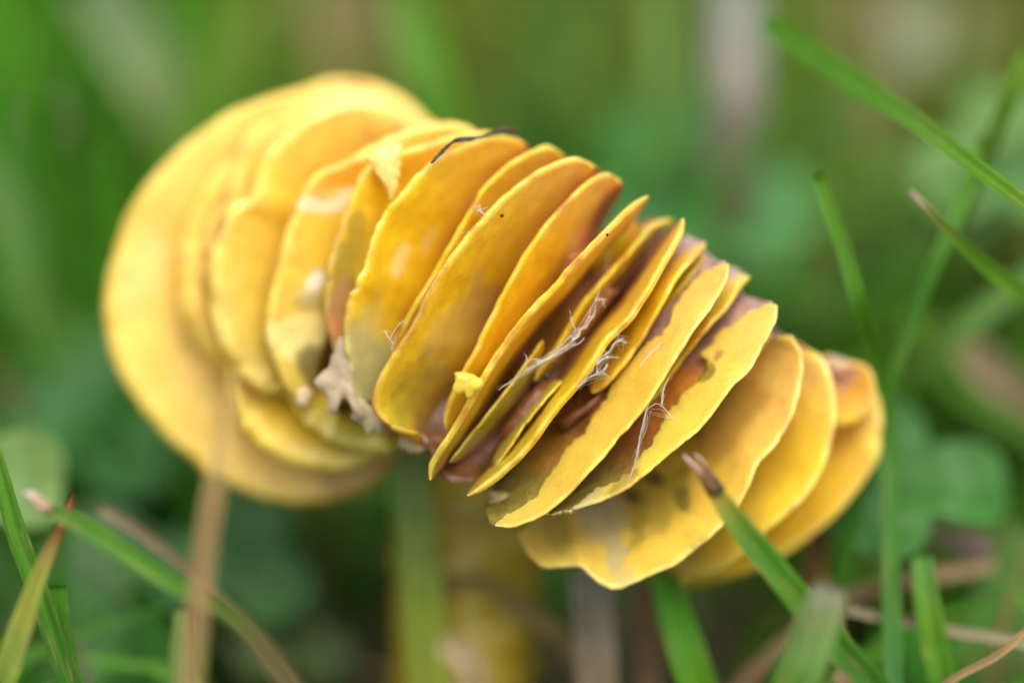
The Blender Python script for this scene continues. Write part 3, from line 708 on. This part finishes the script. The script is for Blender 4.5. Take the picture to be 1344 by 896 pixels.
blade('pale bent straw piece at the foot of the mushroom stem', [(575, 846, -14), (595, 852, -14), (612, 870, -14), (625, 905, -14)], [1.0, 1.4, 1.3, 1.1], [(.26, .20, .10), (.30, .22, .14), (.2, .15, .06)], cat='straw', name='straw', material=M_DRY, seed=30)

blade('small pinkish dry scrap in the grass left of the mushroom', [(50, 156, 55), (64, 160, 55), (80, 168, 55)], [1.4, 1.8, 1.2], [(.5, .38, .34), (.55, .44, .38)], cat='dry leaf', name='dry_leaf', material=M_DRY, seed=41, root=False, fold=.1)
blade('light green blade leaning right at the left edge of the picture', [(-30, 200, 36), (20, 300, 36), (60, 420, 36), (90, 520, 36)], [3, 3.4, 3.2, 3], [(.12, .27, .06), (.10, .25, .04), G1], seed=42)
blade('yellow green blade rising behind the left rim of the mushroom', [(330, -20, 44), (300, 90, 44), (262, 200, 44), (230, 300, 44)], [3, 3.6, 3.6, 3.2], [(.16, .26, .03), (.12, .26, .02), G1], seed=43)
blade('olive brown dead leaf standing behind the top of the mushroom', [(430, -30, 60), (450, 40, 60), (460, 110, 60)], [6, 7, 6], [(.22, .18, .08), (.20, .16, .06), (.16, .15, .04)], cat='dry leaf', name='dry_leaf', material=M_DRY, seed=44, fold=.1)
blade('brown dead stalk standing far back at the upper right', [(1110, -30, 52), (1130, 80, 52), (1135, 200, 52)], [3.5, 4, 4], [(.20, .17, .06), (.22, .17, .07), (.2, .15, .06)], cat='dry stalk', name='dry_stalk', material=M_DRY, seed=45, fold=.1)
blade('tan dead leaf low in the grass right of the mushroom', [(1090, 380, 40), (1165, 420, 40), (1220, 470, 40)], [3, 4.5, 3], [(.26, .22, .10), (.30, .25, .14)], cat='dry leaf', name='dry_leaf', material=M_DRY, seed=46, root=False, fold=.1)

blade('pale green blade slanting down to the left behind the thin right blade', [(1400, 330, 18), (1330, 380, 19), (1250, 440, 20), (1190, 500, 22), (1150, 560, 24)], [1.4, 1.7, 1.7, 1.5], [(.14, .28, .08), (.12, .27, .05), G1], seed=51)
blade('green blade bending right under the pinkish leaf at the right edge', [(1190, 400, 24), (1230, 470, 24), (1285, 530, 24), (1360, 575, 24)], [1.2, 1.6, 1.6, 1.4], [G3, G1, G1], seed=52)
blade('thin dark green blade crossing the upper right corner upward', [(1205, 400, 9), (1235, 330, 9), (1262, 265, 10), (1290, 180, 10)][::-1], [.5, .8, .9, .9], [G3, G1, G2], seed=53)
blade('narrow grey straw lying low between the two bottom right blades', [(1110, 800, 8), (1170, 812, 8), (1240, 826, 8), (1350, 846, 8)], [.5, .6, .6, .5], [(.24, .2, .12), (.28, .22, .14)], cat='straw', name='straw', material=M_DRY, seed=54)
blade('dark brown dead stem standing below the right end of the mushroom', [(1075, 690, 14), (1068, 760, 14), (1060, 830, 14), (1050, 905, 14)], [1.2, 1.6, 1.6, 1.6], [(.16, .09, .03), (.14, .07, .03)], cat='dry stalk', name='dry_stalk', material=M_DRY, seed=55)
blade('brown dead stem standing under the lowest gill beside the bright blade', [(842, 770, 14), (846, 830, 14), (850, 905, 14)], [1.2, 1.5, 1.5], [(.18, .12, .05), (.2, .12, .06)], cat='dry stalk', name='dry_stalk', material=M_DRY, seed=56)
blade('olive stub of grass rising beside the straw at the bottom left', [(240, 800, 6), (238, 850, 6), (236, 905, 6)], [1.0, 1.4, 1.4], [(.18, .26, .06), (.14, .22, .05)], seed=57)

# ------------------------------------------------------------------ clover leaves
def clover(label, px, py, dd, size, tint, rot=0., lean=(0, -.5, .85), count=3):
    c = P(px, py, dd)
    n = np.array(lean, float); n /= np.linalg.norm(n)
    a = np.cross(n, [0, 1, .2]); a /= np.linalg.norm(a); b = np.cross(n, a)
    root = empty('clover', [c[0], c[1] + 4, 0], label, 'clover', 'clover plants in the grass')
    for k in range(count):
        th = rot + k * 2 * math.pi / 3
        da = a * math.cos(th) + b * math.sin(th); db = np.cross(n, da)
        V, C = [], []
        nr, ns = 8, 28
        for s in (1, -1):
            for i in range(nr + 1):
                for j in range(ns):
                    r = i / nr; an = 2 * math.pi * j / ns
                    x = .5 - .5 * math.cos(an) * r; y = .46 * math.sin(an) * r * (1 - .12 * math.cos(an))
                    x -= .10 * r ** 3 * max(0, -math.cos(an)) ** 6
                    zz = .10 * abs(y) * 2 - .10 * (x - .4) ** 2
                    V.append(c + size * (x * da + y * db + zz * n) + n * .07 * s * (1 - r ** 4))
                    chev = math.exp(-((x + abs(y) * .5 - .52) / .06) ** 2) * .5
                    C.append(np.array(tint) * (1 + .25 * fbm(x * 4, y * 4, k + px, 2)) + np.array([.10, .14, .09]) * chev)
        f = []
        o = (nr + 1) * ns
        for i in range(nr):
            for j in range(ns):
                q = (i * ns + j, i * ns + (j + 1) % ns, (i + 1) * ns + (j + 1) % ns, (i + 1) * ns + j)
                f.append(q); f.append(tuple(o + t for t in q[::-1]))
        for j in range(ns):
            f.append((nr * ns + j, nr * ns + (j + 1) % ns, o + nr * ns + (j + 1) % ns, o + nr * ns + j))
        link('leaflet', V, f, M_LEAF, root, np.maximum(np.array(C), .005))
    tube('stalk', [c, c + np.array([0, 1.5, -6]), np.array([c[0], c[1] + 4, -1])], [.35, .4, .5], M_LEAF, [(.10, .2, .05), (.14, .2, .05)], root, ns=8, n=20, world=True)

clover('dark green clover with pale rimmed leaflets at the right edge', 1190, 632, 15, 7.0, (0.053, 0.180, 0.031), rot=math.pi, lean=(.1, -.42, .9))
clover('pale green clover cut by the left edge of the picture', -42, 625, 14, 6.5, (0.168, 0.294, 0.074), rot=math.pi + .1, lean=(0.15, -.8, .55))
clover('teal clover below the left gills', 310, 735, 24, 6.0, (0.074, 0.199, 0.056), rot=.3)
clover('greyish teal clover at the bottom left', 95, 790, 26, 7.5, (0.095, 0.199, 0.068), rot=-.2, lean=(-.2, -.6, .8))
clover('teal clover blurred behind the upper right gills', 905, 265, 42, 9.5, (0.074, 0.247, 0.062), rot=.7)
clover('dark teal clover beside the lower left rim of the mushroom', 130, 540, 34, 8, (0.042, 0.162, 0.031), rot=.1)
clover('blue green clover near the upper right corner', 1320, 215, 32, 7, (0.126, 0.257, 0.062), rot=.4)
clover('pale clover behind the bottom left straw', 385, 840, 24, 4.5, (0.074, 0.123, 0.031), rot=.5)

# ------------------------------------------------------------------ the lawn (nobody could count it)
ANCH = []                                       # what grows where: tint of the sward at places seen in the photo
for px, py, c, r in [(60, 60, (.045, .20, .02), 34), (40, 260, (.05, .20, .03), 34), (60, 450, (.05, .18, .03), 22), (250, 120, (.11, .19, .04), 30), (330, 60, (.06, .22, .02), 24),
                     (450, 40, (.16, .16, .05), 26), (620, 60, (.15, .19, .07), 40), (720, 180, (.06, .23, .08), 30), (780, 60, (.15, .18, .08), 34), (900, 250, (.06, .23, .11), 24),
                     (1060, 100, (.15, .19, .05), 30), (1120, 40, (.11, .20, .03), 24), (1250, 120, (.16, .14, .06), 34), (1100, 320, (.11, .20, .06), 24), (1200, 450, (.08, .22, .04), 22), (1320, 350, (.07, .24, .05), 20),
                     (1300, 600, (.04, .18, .03), 16), (200, 620, (.03, .15, .03), 16), (1000, 850, (.12, .09, .03), 10), (400, 800, (.03, .12, .02), 12), (700, 850, (.14, .11, .03), 10)]:
    g = on_ground(px, py, 22)
    ANCH.append((g[0], g[1], np.array(c) * np.array([1.4, 1.3, .6]), r * .75))

def sward(name, count, hmin, hmax, wmin, wmax, pal, lean, seed, zone, keep_clear=True, use_anchor=True, flat=False):
    rg = np.random.default_rng(seed)
    V, F, C = [], [], []
    made = 0
    tries = 0
    while made < count and tries < count * 6:
        tries += 1
        y = zone[2] + (zone[3] - zone[2]) * rg.random()
        x = rg.uniform(zone[0], zone[1]) * (1 if y < 200 else 1.3)
        if math.hypot((x + 3) / 1.0, y - 14) < 9:
            continue                            # the stem
        h = rg.uniform(hmin, hmax)
        az = rg.uniform(0, 2 * math.pi); ln = abs(rg.normal(0, lean)) * h
        w = rg.uniform(wmin, wmax)
        if y < 26:
            h = min(h, 15 + rg.random() * 6)
        q = [np.array([x, y, -1.0])]
        for s in (1 / 3, 2 / 3, 1):
            q.append(np.array([x + math.cos(az) * ln * s ** 2, y + math.sin(az) * ln * s ** 2, h * (s if not flat else s * .5) - (ln * .35 * s ** 3 if not flat else 0)]))
        bad = False
        for p in q[1:]:
            if keep_clear:
                X, Y, dd = in_view(p)
                if (dd < 9 and -80 < X < 1420 and -60 < Y < 905) or (dd < 26 and 90 < X < 1190 and -60 < Y < 760) or (dd < 34 and 380 < X < 1000 and Y > 600):
                    bad = True
                if p[1] < 26 and abs(p[0]) < 34 and p[2] > 18:
                    bad = True
        if bad:
            continue
        c = np.array(pal[rg.integers(len(pal))])
        if use_anchor:
            best = None
            for ax, ay, ac, ar in ANCH:
                k = math.hypot(x - ax, (y - ay) * .6) / ar
                if best is None or k < best[0]:
                    best = (k, ac)
            if best and best[0] < 1.2:
                c = lerp(c, best[1], .65)
        c = c * rg.uniform(.65, 1.7)
        f = rg.uniform(0, math.pi)
        sd = np.array([math.cos(f), math.sin(f), 0])
        k = len(V)
        for i, p in enumerate(q):
            ww = w * (1, .95, .7, .08)[i] * .5
            V.append(p - sd * ww); V.append(p + sd * ww)
            cc = c * (1, 1, 1.05, 1.1)[i]
            C.append(cc); C.append(cc)
        for i in range(3):
            F.append((k + 2 * i, k + 2 * i + 1, k + 2 * i + 3, k + 2 * i + 2))
        made += 1
    o = link(name, V, F, M_GRASS, cols=np.array(C))
    return tag(o, kind='stuff')

GP = [(.07, .23, .012), (.11, .26, .012), (.05, .17, .01), (.13, .22, .03), (.05, .19, .03)]
sward('grass', 25000, 20, 44, .7, 2.1, GP, .55, 3, (-190, 190, -40, 500))
sward('dead_grass', 6000, 8, 34, .7, 1.8, [(.24, .17, .07), (.18, .11, .05), (.30, .24, .13), (.14, .09, .03)], 1.6, 5, (-190, 190, -40, 480), use_anchor=False)
sward('ground_cover', 5000, 6, 20, 3, 6.5, [(.05, .16, .02), (.06, .19, .05), (.04, .14, .02)], .9, 9, (-190, 190, -40, 480), use_anchor=True)
